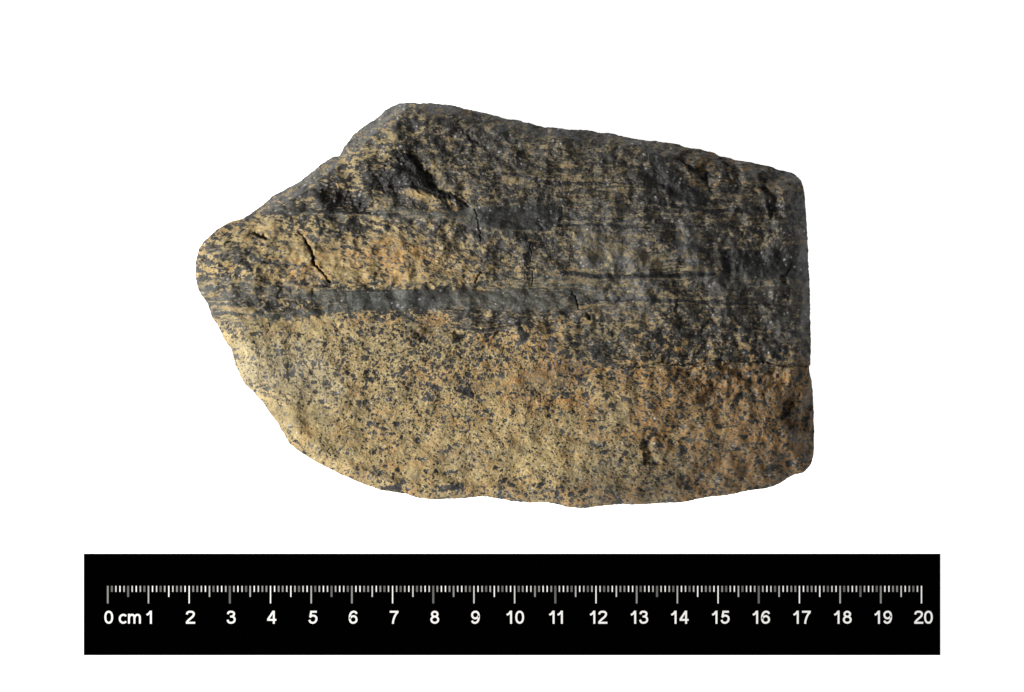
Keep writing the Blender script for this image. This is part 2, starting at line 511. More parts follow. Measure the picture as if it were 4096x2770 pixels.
for q in range(74):
    u0 = rng.uniform(1850, 3150); v0 = rng.choice([rng.uniform(700, 1000), rng.uniform(1060, 1260), rng.uniform(1060, 1400)])
    ln = rng.uniform(120, 620); sl = rng.uniform(-.03, .04); k = max(4, int(ln / 60))
    pts = [(u0 + ln * i / k, v0 + sl * ln * i / k + 7 * math.sin(u0 * .7 + (u0 + ln * i / k) / 70.0) + rng.normal(0, 2), max(.4, rng.uniform(.6, 1.4) * (1 - abs(2 * i / k - 1) ** 3) * rng.uniform(1.2, 2.6))) for i in range(k + 1)]
    if q % 3 < 2: add(LIN, stroke(pts, 4), rng.uniform(.45, .85))
    else: add(LIT, stroke(pts, 4), rng.uniform(.4, .8))
for q in range(26):
    u0 = rng.uniform(790, 1300); v0 = rng.uniform(1120, 1270); ln = rng.uniform(100, 330); k = 5
    pts = [(u0 + ln * i / k, v0 + (0.10 if u0 < 950 else 0.0) * ln * i / k + rng.normal(0, 3), rng.uniform(.8, 2.6)) for i in range(k + 1)]
    add(DRK if q % 2 else LIT, stroke(pts, 4), rng.uniform(.4, .75))
for q in range(70):
    u0 = rng.uniform(1000, 1950); v0 = rng.uniform(880, 1090) ; ln = rng.uniform(40, 190); dip = math.tan(math.radians(rng.uniform(14, 36))); k = 4
    if v0 + ln * dip > 1150 or v0 < 880 + 0.0 * u0: continue
    pts = [(u0 + ln * i / k, v0 + dip * ln * i / k + rng.normal(0, 2.5), max(.5, rng.uniform(.8, 3.0) * (1 - abs(2 * i / k - 1) ** 3) )) for i in range(k + 1)]
    if q % 5 < 3: add(DRK, stroke(pts, 4), rng.uniform(.45, .85))
    else: add(LIT, stroke(pts, 5), rng.uniform(.5, .9))
# dark mica pockets
for pts, k in [
 ([(1590,610),(1640,605),(1680,660),(1720,720),(1760,770),(1740,790),(1680,760),(1600,760),(1500,745),(1530,700),(1580,680)], .9),
 ([(1440,680),(1590,670),(1610,740),(1560,770),(1460,750)], .75),
 ([(1740,755),(1800,770),(1880,830),(1870,850),(1800,800),(1750,800)], .9),
 ([(1755,790),(1785,800),(1790,850),(1765,850)], .8),
 ([(1240,760),(1310,725),(1400,760),(1420,830),(1330,830),(1250,800)], .72),
 ([(1400,790),(1450,780),(1480,840),(1420,845)], .9),
 ([(1360,650),(1440,640),(1480,680),(1500,720),(1430,720),(1390,690)], .4),
 ([(1605,470),(1680,460),(1690,520),(1620,530)], .8),
 ([(1690,560),(1740,545),(1770,580),(1720,600)], .7),
 ([(1770,440),(1860,450),(1870,500),(1840,540),(1790,500)], .7),
 ([(1850,530),(1900,570),(1910,600),(1860,570)], .9),
 ([(1980,520),(2040,500),(2050,570),(2000,570)], .8),
 ([(2080,490),(2180,510),(2160,560),(2090,530)], .6),
 ([(2020,590),(2060,580),(2060,650),(2035,640)], .7),
 ([(1760,650),(1820,640),(1830,700),(1780,710)], .6),
 ([(2590,600),(2650,620),(2680,680),(2760,740),(2840,790),(2820,830),(2700,800),(2640,760),(2600,700)], 1),
 ([(2640,660),(2740,700),(2760,790),(2700,800),(2640,740)], .6),
 ([(2540,540),(2700,570),(2780,600),(2700,620),(2560,580)], .5),
 ([(2580,860),(2710,870),(2710,990),(2600,960)], .7),
 ([(2640,900),(2720,900),(2740,1000),(2640,1020),(2540,980),(2580,940)], .6),
 ([(2760,970),(2850,990),(2840,1020),(2780,1010)], .8),
 ([(2880,1000),(3040,1000),(3240,1010),(3240,1120),(3060,1110),(2900,1090)], .92),
 ([(2060,1300),(2090,1310),(2120,1360),(2100,1370),(2070,1340)], 1),
 ([(2060,1265),(2080,1270),(2085,1310),(2050,1300)], .9),
 ([(2330,1360),(2430,1360),(2460,1440),(2500,1470),(2420,1480),(2350,1420)], .7),
 ([(2520,1420),(2600,1400),(2760,1410),(2780,1450),(2600,1450)], .5),
 ([(2900,1400),(3000,1390),(3060,1440),(2940,1450)], .5),
 ([(3080,1390),(3150,1390),(3160,1440),(3100,1450)], .6),
 ([(2140,900),(2200,895),(2210,990),(2150,1000)], .5),
 ([(1280,1100),(1350,1120),(1400,1135),(1390,1155),(1290,1140)], .35),
 ([(990,1125),(1100,1115),(1120,1150),(1000,1160)], .35),
 ([(2420,1600),(2460,1590),(2470,1650),(2430,1650)], .3),
 ([(1520,1945),(1600,1930),(1620,1955),(1580,1970),(1530,1962)], .8),
 ([(1740,1940),(1860,1930),(1870,1965),(1760,1970)], .75),
 ([(2090,1955),(2220,1945),(2230,1975),(2120,1975)], .6),
 ([(2340,1980),(2440,1985),(2400,2010),(2330,2005)], .5),
 ([(2380,1830),(2470,1830),(2500,1870),(2400,1870)], .6),
 ([(1830,1545),(1880,1545),(1900,1600),(1870,1590),(1840,1570)], .9),
 ([(1050,1565),(1100,1580),(1130,1605),(1060,1595)], .6),
 ([(1268,1595),(1300,1605),(1300,1620),(1275,1615)], .9),
 ([(1420,1605),(1450,1605),(1452,1640),(1425,1630)], .8)]:
    add(DRK, blob(pts, 9), k)
# clean tan patches
for pts, k in [
 ([(1545,535),(1590,530),(1590,575),(1560,575)], .8),
 ([(1480,580),(1510,575),(1500,620),(1485,610)], .7),
 ([(1620,760),(1740,755),(1760,775),(1740,805),(1660,800),(1630,785)], .95),
 ([(1500,780),(1600,790),(1580,830),(1490,845)], .5),
 ([(1710,640),(1760,620),(1770,700),(1800,760),(1770,740),(1740,690)], .6),
 ([(1260,1010),(1330,1010),(1370,1060),(1420,1100),(1380,1130),(1310,1090),(1270,1050)], .75),
 ([(1160,970),(1230,980),(1240,1050),(1170,1060)], .55),
 ([(1010,900),(1090,880),(1130,930),(1100,980),(1040,950)], .5),
 ([(1520,940),(1620,920),(1640,970),(1540,970)], .6),
 ([(1600,1100),(1700,1120),(1690,1150),(1600,1150)], .5),
 ([(1790,930),(1850,950),(1840,990),(1790,970)], .5),
 ([(2010,700),(2090,715),(2080,740),(2020,725)], .8),
 ([(1080,1285),(1400,1280),(1440,1320),(1200,1330),(1090,1310)], .35),
 ([(1890,1520),(2080,1500),(2100,1550),(1960,1580),(1910,1560)], .5),
 ([(2080,1480),(2260,1480),(2260,1540),(2090,1540)], .5),
 ([(1900,1800),(2080,1790),(2100,1850),(1900,1860)], .3),
 ([(2520,1640),(2400,1700),(2420,1790),(2350,1760),(2360,1700)], .35),
 ([(1050,1620),(1300,1640),(1360,1640),(1200,1700),(1110,1680)], .5)]:
    add(PAL, blob(pts, 14), k)

# ---- mineral textures
# foliation directions: nearly level, dipping to the right through the augen layer in the upper middle
aug = blob([(950,870),(1300,870),(1600,880),(1850,930),(1980,1020),(2050,1120),(1800,1140),(1300,1130),(980,1060)], 60)
def rot(deg):
    c_, s_ = math.cos(math.radians(deg)), math.sin(math.radians(deg))
    return wu * c_ + wv * s_, -wu * s_ + wv * c_
def flow(fn):
    """noise along the foliation: nearly level, dipping right through the augen layer in the upper middle"""
    return fn(*rot(2)) * (1 - aug) + fn(*rot(27)) * aug
def rank(a):
    """0..1 by order, so that a threshold gives the wanted share"""
    smp = np.sort(a[:: 37])
    return np.searchsorted(smp, a) / len(smp)

# (a) separate equant grains in the lower layer
gx = uu + 8 * fbm(uu / 20, vv / 20, 61, 4, .6); gy = vv + 8 * fbm(uu / 20, vv / 20, 62, 4, .6)
f1, f2, r1 = worley(gx / 19, gy / 16, 101)
g1, g2, q1 = worley(gx / 10.5 + 5, gy / 9 + 3, 131)
c1, c2, p1 = worley(gx / 40 + 2, gy / 31 + 8, 151)
lowD = np.clip(DM * 0.98 + 0.09 * blob([(1150,1320),(1500,1290),(2200,1330),(2900,1500),(2700,1640),(1500,1560),(1200,1480)], 60) + 0.24 * fbm(uu / 85, vv / 65, 91, 4) + 0.22 * fbm(uu / 38, vv / 28, 95, 3), 0.03, 1)
def grains(f1, r1, D, gainr):
    size = 0.135 + 0.44 * np.clip((D - r1 * gainr) , -0.3, 0.75)
    return 1 - sst(-0.085, 0.07, f1 - size)
def tone(r): return 0.62 + 0.38 * sst(.1, .55, (r * 977.0) % 1.0)      # some grains are only grey-brown, most are black
sp = np.maximum(tone(r1) * grains(f1, r1, lowD * 1.25, .95) * (r1 < 0.22 + lowD * 1.0),
     np.maximum(tone(q1) * grains(g1, q1, lowD * 1.1, .9) * (q1 < 0.12 + lowD * 0.95), 0.95 * grains(c1, p1, lowD, 1.2) * (p1 < lowD * 0.7)))
# (b) matted, drawn-out fabric of the upper layers
n1 = flow(lambda a, b: fbm(a / 36, b / 18, 201, 5, 0.66))
n2 = flow(lambda a, b: fbm(a / 13, b / 7.5, 211, 4, 0.62))
h1, h2, k1 = worley((wu + 7 * n2) / 30, (wv + 6 * n1) / 20, 231)
mat_n = rank(0.75 * n1 + 0.55 * n2 + 0.35 * k1)
Dv = np.clip(DM * 0.88 + 0.05 - 0.07 * blob([(2000,700),(2560,720),(2620,1060),(2300,1080),(2050,1000)], 80) - 0.06 * sst(2000, 2500, uu) + 0.05 * sst(900, 780, vv) + 0.12 * fbm(uu / 110, vv / 70, 93, 3), 0.02, 0.97)
soft_up = 0.20 + 0.26 * sst(1500, 2200, uu + 0.4 * (900 - vv))
up = sst(-1.1 * soft_up, soft_up, mat_n - (1 - Dv))
up = np.maximum(up, 0.9 * grains(f1, r1, DM * 1.0, 1.0) * (r1 < DM * .35))
# (c) streaked fabric
wv_ = wv + 26 * fbm(uu / 330, vv / 170, 731, 2) - 0.05 * np.clip(uu - 1700, 0, 600)
s1 = fbm(wu / 150 + 0.25 * n1, wv_ / 8.5, 301, 4, 0.6)
s2 = fbm(wu / 30 + 0.3 * n1, wv_ / 5.5, 311, 3, 0.6)
s3 = fbm(wu / 420, wv_ / 24, 321, 3, 0.6)
st_n = rank(0.6 * s1 + 0.55 * s2 + 0.45 * s3 + 0.3 * n1)
FOL = np.maximum(FOL, 0.62 * sst(1850, 2300, uu + 0.6 * (900 - vv)) * (1 - LOWER) * sst(.2, .6, 0.5 + 0.6 * fbm(uu / 260, vv / 60, 331, 3)))
strk = sst(-0.45, 0.42, st_n - (1 - Dv))

ar, br = rot(25)
a1, a2, ak = worley((ar + 7 * n2 + 5 * n1) / 29, (br + 6 * n1) / 17, 181)
b1, b2, bk = worley((ar + 5 * n2) / 15, (br + 4 * n1) / 10, 191)
spa = np.maximum(grains(a1, ak, DM * 1.1, .9) * (ak < .12 + .85 * DM), grains(b1, bk, DM, .95) * (bk < .1 + .6 * DM))
spa = np.maximum(spa, sst(-.05, .12, rank(n1 + .4 * n2) - (1 - .38 * DM)))
TR = blob([(2130,1265),(2500,1255),(2700,1225),(3245,1260),(3245,1462),(2420,1478),(2230,1420)], 34)
spt = np.maximum(np.maximum(0.95 * grains(c1, p1, DM * 1.1, .8) * (p1 < .15 + DM * .7), tone(r1) * grains(f1, r1, DM * 1.15, .9) * (r1 < .1 + DM)),
      sst(-.2, .22, mat_n - (1 - DM * .8)) * .9)
augm = 0.92 * aug * (1 - sst(.5, .62, DM))
up = up * (1 - augm) + augm * np.maximum(0.4 * up * sst(.5, .9, up), spa)
sp = np.maximum(sp, 0.95 * sst(-0.06, 0.10, rank(n2 + 0.6 * n1) - (1 - 0.24 * lowD)))
dark = up * (1 - LOWER) + sp * LOWER
dark = dark * (1 - TR) + spt * TR
FOL = FOL * (1 - 0.7 * TR) * (1 - 0.6 * aug * (1 - np.clip(GRY * 1.5, 0, 1)))
dark = dark * (1 - FOL) + strk * FOL
dark *= (1 - 0.85 * PAL) * (1 - 0.8 * LIT * (1 - LOWER))
ragged = 0.5 + 0.5 * (0.6 * n2 + 0.6 * n1)
dark = np.maximum(dark, DRK * sst(0.88 - 0.75 * DRK, 1.14 - 0.75 * DRK, 0.16 + ragged * 0.9))
dark = np.maximum(dark, LIN * sst(0.05, 0.45, 0.25 + ragged))
DRK = np.maximum(DRK, LIN)
dark = np.maximum(dark, GRY * (0.80 + 0.2 * sst(0.3, .6, st_n)) * sst(0.72 - 0.6 * GRY, 1.05 - 0.6 * GRY, 0.25 + 0.75 * st_n))
solid2 = np.maximum(0.78 * blob([(1790,1160),(1960,1164),(2100,1175),(2250,1212),(2312,1236),(2080,1240),(1800,1230)], 7), 0.52 * blob([(1010,1156),(1150,1156),(1390,1168),(1390,1234),(1300,1206),(1100,1186),(1030,1172)], 8))
solid2 = np.maximum(solid2, 0.85 * blob([(1900,835),(2050,826),(2180,818),(2240,835),(2225,890),(2150,922),(2010,915),(1915,890)], 9))
sk = np.clip(0.84 + 0.55 * s1 * s3 + 0.34 * s2 + 0.22 * s1, 0, 1)
dark = dark * (1 - solid2) + solid2 * sk
dark = dark * (1 - 0.95 * solid) + 0.95 * solid * np.clip(1.0 + 0.16 * s2 + .06 * s1, 0, 1)
solid = np.maximum(solid, solid2)
GRY = np.maximum(GRY, solid)
FAC = np.zeros(uu.shape)
for pts in [[(1448,1166),(1478,1164),(1486,1200),(1492,1240),(1458,1240)], [(1532,1166),(1572,1164),(1590,1236),(1562,1238),(1548,1200)], [(1628,1163),(1795,1163),(1796,1196),(1636,1199)],
            [(1640,1200),(1760,1200),(1740,1230),(1650,1230)], [(1110,1130),(1160,1130),(1170,1240),(1120,1230)], [(1130,1250),(1210,1248),(1210,1262),(1140,1268)], [(1200,1140),(1245,1140),(1250,1195),(1190,1195)]]:
    add(FAC, blob(pts, 3, True))
w1, w2, wr = worley((uu + 4 * n2) / 13, (vv + 4 * n1) / 11, 171)
glint = (wr > 0.955) * (1 - sst(.22, .42, w1)) * (0.35 + 0.65 * sst(.1, .5, dark))  # scattered pale spots painted as glints off mica cleavage
dark = np.clip(dark, 0, 1)

# ---- relief, centimetres
H = 5.0 + 0 * uu
H += 0.10 * fbm(uu / 330, vv / 300, 401, 3)
H += (0.10 - 0.05 * LOWER) * fbm(uu / 120, vv / 100, 411, 3)
# the whole top tips gently away to the right and to the upper edge
H -= 0.5 * sst(2300, 3300, uu) ** 1.5
tip = 0.55 * (uu - 2250) + 0.83 * (1120 - vv)
H -= 0.15 * 60 * np.log1p(np.exp(np.clip(tip / 60, -30, 30))) / PPC
# small scale roughness
rough = (0.019 + 0.007 * (1 - LOWER)) * fbm(uu / 26, vv / 20, 421, 5, 0.68) + 0.008 * (1 - f1) * LOWER
rough *= 1 - 0.72 * np.clip(GRY, 0, 1)
H += rough
H += 0.012 * (1 - LOWER) * n1 * (1 - GRY)
H -= 0.010 * dark * LOWER
H += 0.030 * perlin(uu / 55, vv / 45, 431)
RF = 1 - 0.85 * np.clip(GRY, 0, 1)
H -= RF * (1 - 0.6 * LOWER) * 0.11 * np.abs(fbm(uu / 210 + .2 * vv / 210, vv / 260, 435, 2))
H -= RF * (1 - LOWER) * 0.045 * np.abs(fbm(uu / 75 + .3 * vv / 75, vv / 90, 437, 2))

H += sst(2250, 2750, uu) * (0.055 * fbm(uu / 70, vv / 85, 441, 3) + 0.05 * fbm(uu / 190, vv / 170, 443, 2))
def ramp(pts, width, depth, soft_side=1):
    """step: everything to the right of the line (seen along it) sits lower by depth, easing back over width"""
    out = np.zeros(uu.shape)
    p = np.array(pts, float)
    pad = width + 40
    sel = np.where((uu > p[:, 0].min() - pad) & (uu < p[:, 0].max() + pad) & (vv > p[:, 1].min() - pad) & (vv < p[:, 1].max() + pad))[0]
    dist, par, side = seg_dist(wu[sel] + 16 * fbm(uu[sel] / 45, vv[sel] / 45, 471, 3), wv[sel] + 16 * fbm(uu[sel] / 45, vv[sel] / 45, 473, 3), p)
    depth = depth * (0.35 + 0.65 * sst(.3, .7, 0.5 + 0.6 * fbm(uu[sel] / 60, vv[sel] / 60, 475, 2)))
    endfade = sst(0, 0.6, par) * sst(0, 0.6, len(p) - 1 - par)
    out[sel] = np.where(side > 0, -depth * sst(0, 16, dist) * (1 - sst(width * 0.2, width, dist)) * endfade, 0)
    return out

def cut(pts, depth, soft=5):
    return -depth * stroke(pts, soft)

# cracks
H += cut([(1195,925,.4),(1218,955,1),(1232,975,2.5),(1245,1010,4),(1262,1060,4.5),(1285,1090,2),(1305,1115,1),(1320,1130,.4)], 0.30, 3)
H += cut([(1020,935,2),(1050,945,5),(1065,957,2)], 0.2, 4)
H += cut([(1895,840,2),(1908,860,1.5),(1912,890,2.5),(1918,925,2),(1925,970,1)], 0.05, 3)
H += cut([(2288,1170,1),(2302,1190,2),(2310,1220,3),(2318,1240,1)], 0.12, 3)
H += cut([(2100,1065,1.5),(2138,1072,1.5),(2133,1100,2),(2125,1140,3)], 0.045, 3)
H += cut([(1925,1088,3),(1915,1110,3),(1900,1130,2)], 0.12, 4)
H += cut([(2112,965,2),(2118,990,2),(2128,1012,1)], 0.05, 3)
H += cut([(2345,1255,2),(2355,1278,3)], 0.12, 4)
H += cut([(2230,1505,.5),(2330,1500,1),(2420,1480,1.5),(2520,1470,1.5),(2620,1468,1)], 0.07, 3)
H += cut([(2690,1462,.5),(2800,1455,1.5),(2830,1440,2),(2960,1445,1),(3060,1448,1.5),(3150,1465,3),(3250,1472,5)], 0.11, 5)
# chipped facets in the dark pocket, upper left
lump = 0.5 + 0.5 * fbm(uu / 30, vv / 30, 461, 3)
H -= 0.10 * blob([(1500,690),(1590,615),(1640,600),(1690,670),(1730,730),(1790,790),(1720,790),(1620,760),(1520,755)], 20) * (0.5 + 0.7 * lump)
H -= 0.14 * blob([(1260,760),(1310,730),(1400,765),(1430,830),(1330,830)], 22) * (0.4 + 0.8 * lump)
H -= 0.12 * blob([(1390,790),(1450,785),(1480,850),(1420,845)], 14) * lump
H += 0.08 * blob([(1505,700),(1600,615),(1640,625),(1700,735),(1760,800),(1640,765),(1540,750)], 10) * (0.6 + lump)
H += cut([(1800,770,2),(1860,815,4),(1880,830,2)], 0.10, 5)
PK = np.maximum(blob([(1490,690),(1590,605),(1650,600),(1700,690),(1790,790),(1640,775),(1510,760)], 12), blob([(1230,760),(1310,720),(1410,760),(1450,840),(1300,840)], 12))
pf1, pf2, pk = worley((wu + 0.5 * wv) / 48, (wv - 0.3 * wu) / 26, 481)
_tx = _h(np.floor(pk * 4096), np.floor(pk * 977), 3) - .5
H += PK * ((pk - .5) * 0.09 * sst(0, .2, pf2 - pf1) + 0.05 * _tx * pf1)
H += 0.6 * (0.5 * (1 - LOWER)) * (1 - PK) * (k1 - .5) * 0.022 * (1 - np.clip(GRY, 0, 1))
# steps
H += ramp([(1010,1140),(1010,1240)], 120, .0)
for pts, wd, dp in [
 ([(1100,1110),(1112,1160),(1105,1250)][::-1], 50, .05),
 ([(1230,1070),(1245,1150),(1240,1200)][::-1], 50, .05),
 ([(1600,606),(1642,640),(1684,700),(1712,730),(1765,790),(1790,845)][::-1], 60, .22),
 ([(1800,770),(1860,815),(1885,835)][::-1], 40, .10),
 ([(1840,525),(1880,570),(1905,590)][::-1], 40, .10),
 ([(2630,600),(2760,690),(2860,790)][::-1], 120, .18),
 ([(2860,610),(2900,700),(2920,790)][::-1], 90, .22),
 ([(3000,690),(3060,800),(3080,900)][::-1], 100, .22),
 ([(2880,1000),(2890,1090),(2870,1140)][::-1], 70, .12),
 ([(3150,1000),(3125,1150),(3105,1230)][::-1], 70, .14),
 ([(2700,1190),(2690,1250),(2720,1340)][::-1], 60, .09),
 ([(2860,1200),(2830,1280),(2760,1340)][::-1], 60, .08),
 ([(2540,1780),(2570,1820),(2570,1870)][::-1], 110, .16),
 ([(2800,1640),(2860,1600),(2920,1550)][::-1], 100, .10),
 ([(2690,1930),(2720,1980)][::-1], 90, .12),
 ([(3120,1560),(3120,1680),(3170,1780)][::-1], 160, .30),
 ([(2200,1440),(2160,1520)][::-1], 100, .06),
 ([(2080,560),(2050,640)][::-1], 100, .10),
 ([(1640,1270),(1760,1300),(1900,1330),(2080,1320)], 110, .12),
 ([(2140,860),(2160,960)][::-1], 120, .08),
 ([(2640,1470),(2850,1455),(3060,1448),(3240,1470)], 220, .13)]:
    H += ramp(pts, wd, dp)

# ---- rounding down to the outline; the width of the shoulder and its drop change round the rock
def around(vals):
    """smooth function of direction from control points ((u, v), value)"""
    a = np.array([math.atan2(p[1] - C0[1], p[0] - C0[0]) for p, _ in vals]); k = np.array([x for _, x in vals], float)
    o = np.argsort(a)
    t = np.interp(TH, a[o], k[o], period=2 * np.pi)
    return np.tile(t, NR)
SH = around([((782,1094),120),((930,890),90),((1130,770),70),((1300,650),90),((1400,560),130),((1560,430),110),((1660,412),55),
             ((2000,470),60),((2400,530),60),((2700,575),55),((3000,650),70),((3180,700),90),((3225,850),80),((3235,1100),80),
             ((3243,1400),60),((3240,1470),60),((3255,1650),130),((3250,1840),150),((3100,1945),110),((2700,2010),60),((2300,2030),55),
             ((1900,1990),50),((1500,1955),50),((1200,1810),60),((1050,1610),70),((900,1370),90)])
DR = around([((782,1094),.34),((930,890),.4),((1130,770),.4),((1300,650),.4),((1400,560),.5),((1560,430),.5),((1660,412),.28),
             ((2000,470),.28),((2400,530),.28),((2700,575),.28),((3000,650),.30),((3180,700),.38),((3225,850),.36),((3235,1100),.36),
             ((3243,1400),.28),((3240,1470),.28),((3255,1650),.55),((3250,1840),.5),((3100,1945),.4),((2700,2010),.34),((2300,2030),.32),
             ((1900,1990),.3),((1500,1955),.28),((1200,1810),.25),((1050,1610),.3),((900,1370),.4)])
t = np.clip(EDGE / (SH * (1 + 0.25 * fbm(uu / 90, vv / 90, 451, 2))), 0, 1)
H -= DR * (1 - np.clip(1 - (1 - t) ** 1.45, 0, 1))
# side facet beyond the ridge at the upper left
rd_, rp_, rs_ = seg_dist(wu, wv, [(1000,905),(1120,815),(1210,775),(1290,712),(1375,655),(1450,590),(1560,470),(1650,425),(1700,413)])
fac = (rs_ < 0) & (uu < 1720) & (vv < 930) & (uu > 960)
# along the listed direction the outside of the rock lies on the left
fac = fac * sst(0, 1, rp_) * sst(0, 1, 8 - rp_)
H -= fac * np.clip(rd_, 0, 110) / PPC * 1.1

BASEZ = 2.3
HE = H.reshape(NR, NT)
# nothing of the top may fall under the widest line
H = np.maximum(H, BASEZ + 0.15)

# ---- vertices
def to_world(u, v, z):
    k = (DIST - z) / DIST
    return np.stack([(u - CU) / PPC * k, -(v - CV) / PPC * k, z], -1) * CM
top = to_world(uu, vv, H)
cidx = 0
Hc = H.reshape(NR, NT)[0].mean()
center = to_world(C0[0], C0[1], Hc)[None]
NB = 110
NF = 92                                   # rows of the flank, the rest closes the underside
zed = H.reshape(NR, NT)[-1]
ex = C0[0] + RT * np.cos(TH); ey = C0[1] + RT * np.sin(TH)
ARC = np.concatenate([[0], np.cumsum(np.hypot(np.diff(ex), np.diff(ey)))])
PER = ARC[-1] + math.hypot(ex[0] - ex[-1], ey[0] - ey[-1])
seam = sst(0, 60, ARC) * sst(0, 60, PER - ARC)          # noise fades where the outline closes on itself
rows = []; zrows = []
for j in range(1, NB + 1):
    q = min(1.0, j / NF)
    z_ = zed * (1 - q)
    zp = z_ * PPC
    # the flank leans in under the widest line, rough all the way down
    s_ = 1 - 0.15 * (1 - math.cos(q * math.pi / 2)) - 0.02 * q
    push = (16 * fbm(ARC / 150, zp / 130, 505, 4) + 5 * fbm(ARC / 30, zp / 26, 507, 4, .65)) * min(1, q * 3) * seam
    R2 = RT * s_ + push - 10 * min(1, q * 3)
    if j > NF:
        R2 = RT * 0.83 * max(0.01, 1 - (j - NF) / (NB - NF))
        z_ = z_ * 0
    z2 = np.maximum(0.02, z_)
    rows.append(to_world(C0[0] + R2 * np.cos(TH), C0[1] + R2 * np.sin(TH), z2)); zrows.append(zp)
bot = np.concatenate(rows)
V = np.concatenate([center, top, bot]).astype(np.float32)
NV = len(V)
nrow = NR + NB
base = 1 + (np.arange(nrow - 1)[:, None] * NT + np.arange(NT)[None])
nxt = 1 + (np.arange(nrow - 1)[:, None] * NT + (np.arange(NT)[None] + 1) % NT)
Q = np.stack([base, base + NT, nxt + NT, nxt], -1).reshape(-1, 4)
fan = np.stack([np.zeros(NT, int), 1 + np.arange(NT), 1 + (np.arange(NT) + 1) % NT], -1)
lastring = 1 + (nrow - 1) * NT + np.arange(NT)
# image v runs down, so the order that looks outward is reversed
Q = Q[:, ::-1]; fan = fan[:, ::-1]
cap = lastring
loops = np.concatenate([Q.ravel(), fan.ravel(), cap])
sizes = np.concatenate([np.full(len(Q), 4), np.full(len(fan), 3), [NT]])
starts = np.concatenate([[0], np.cumsum(sizes)[:-1]])
me = bpy.data.meshes.new("rock_sample")
me.vertices.add(NV); me.vertices.foreach_set("co", V.ravel())
me.loops.add(len(loops)); me.loops.foreach_set("vertex_index", loops.astype(np.int32))
me.polygons.add(len(sizes)); me.polygons.foreach_set("loop_start", starts.astype(np.int32))
me.polygons.foreach_set("loop_total", sizes.astype(np.int32))
me.update(calc_edges=True)
me.polygons.foreach_set("use_smooth", np.ones(len(sizes), bool))
me.validate()

FA = np.tile(ARC, NB); FZ = np.concatenate(zrows)
SEAM = np.tile(seam, NB)
def ring(a, wd):
    """the field at the outline, smoothed along it and carried down the flank"""
    k = np.exp(-0.5 * (np.arange(-3 * wd, 3 * wd + 1) / wd) ** 2); k /= k.sum()
    r = a.reshape(NR, NT)[-1]
    return np.tile(np.convolve(np.concatenate([r[-3 * wd:], r, r[:3 * wd]]), k, 'valid'), NB)
fgx = FA + 8 * fbm(FA / 20, FZ / 20, 801, 3); fgy = FZ + 8 * fbm(FA / 20, FZ / 20, 802, 3)
q1_, _, qr1 = worley(fgx / 22, fgy / 18, 811); q2_, _, qr2 = worley(fgx / 12, fgy / 10, 821)
fD = np.clip(ring(DM, 30) * .95 + 0.22 * fbm(FA / 90, FZ / 60, 831, 4), .03, 1)
fm = rank(fbm(FA / 40, FZ / 22, 841, 5, .65) + 0.4 * fbm(FA / 13, FZ / 9, 843, 3))
fdark = np.maximum(tone(qr1) * grains(q1_, qr1, fD * 1.2, .95) * (qr1 < .2 + fD), tone(qr2) * grains(q2_, qr2, fD, .9) * (qr2 < .12 + fD * .9))
fl_ = ring(LOWER, 20)
fdark = np.maximum(fdark, sst(-.2, .2, fm - (1 - fD * (0.9 - 0.6 * fl_))))
fnz = fbm(FA / 80, FZ / 60, 851, 4)
FL = {'mica': fdark, 'stain': np.clip(ring(ST, 30) * 1.1 + .4 * fnz, 0, 1), 'pale_sheen': np.clip(.15 + .3 * fbm(FA / 110, FZ / 80, 861, 3), 0, 1),
      'soil_shade': np.clip(.3 + .5 * fnz, 0, 1), 'polish': 0 * fnz, 'pocket': 0 * fnz, 'facet': 0 * fnz, 'glint': 0 * fnz}
for k_ in FL: FL[k_] = FL[k_] * SEAM + ring(DM if k_ == 'mica' else ST * 0, 30) * (1 - SEAM)
def attr(name, topvals, cval=None):
    a = me.attributes.new(name, 'FLOAT', 'POINT')
    tv = topvals.reshape(NR, NT)
    arr = np.concatenate([[tv[0].mean()], tv.ravel(), FL[name]]).astype(np.float32)
    a.data.foreach_set("value", arr)
stain = np.clip(ST * 1.15 + 0.30 * LOWER * sst(2350, 3100, uu) - 0.12 * sst(1700, 1100, uu) * LOWER + 0.45 * sst(2550, 3000, uu) * sst(900, 650, vv) + 0.35 * fbm(uu / 210, vv / 120, 651, 3) + 0.36 * fbm(uu / 70, vv / 45, 601, 4) + 0.15 * fbm(uu / 14, vv / 12, 611, 2), 0, 1)
pale_sheen = np.clip(blob([(930,1380),(1100,1330),(1300,1400),(1400,1560),(1280,1640),(1060,1580),(960,1500)], 90) * 0.6  # milky sheen painted in as paler patches, plus random paling
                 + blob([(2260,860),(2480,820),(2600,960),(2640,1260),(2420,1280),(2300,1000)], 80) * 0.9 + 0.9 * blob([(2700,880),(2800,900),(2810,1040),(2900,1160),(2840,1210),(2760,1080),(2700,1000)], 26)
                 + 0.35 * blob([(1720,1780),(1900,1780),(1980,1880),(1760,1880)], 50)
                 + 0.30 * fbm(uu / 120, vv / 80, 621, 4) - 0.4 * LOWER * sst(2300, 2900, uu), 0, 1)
attr("mica", dark); attr("stain", stain); attr("pale_sheen", pale_sheen)
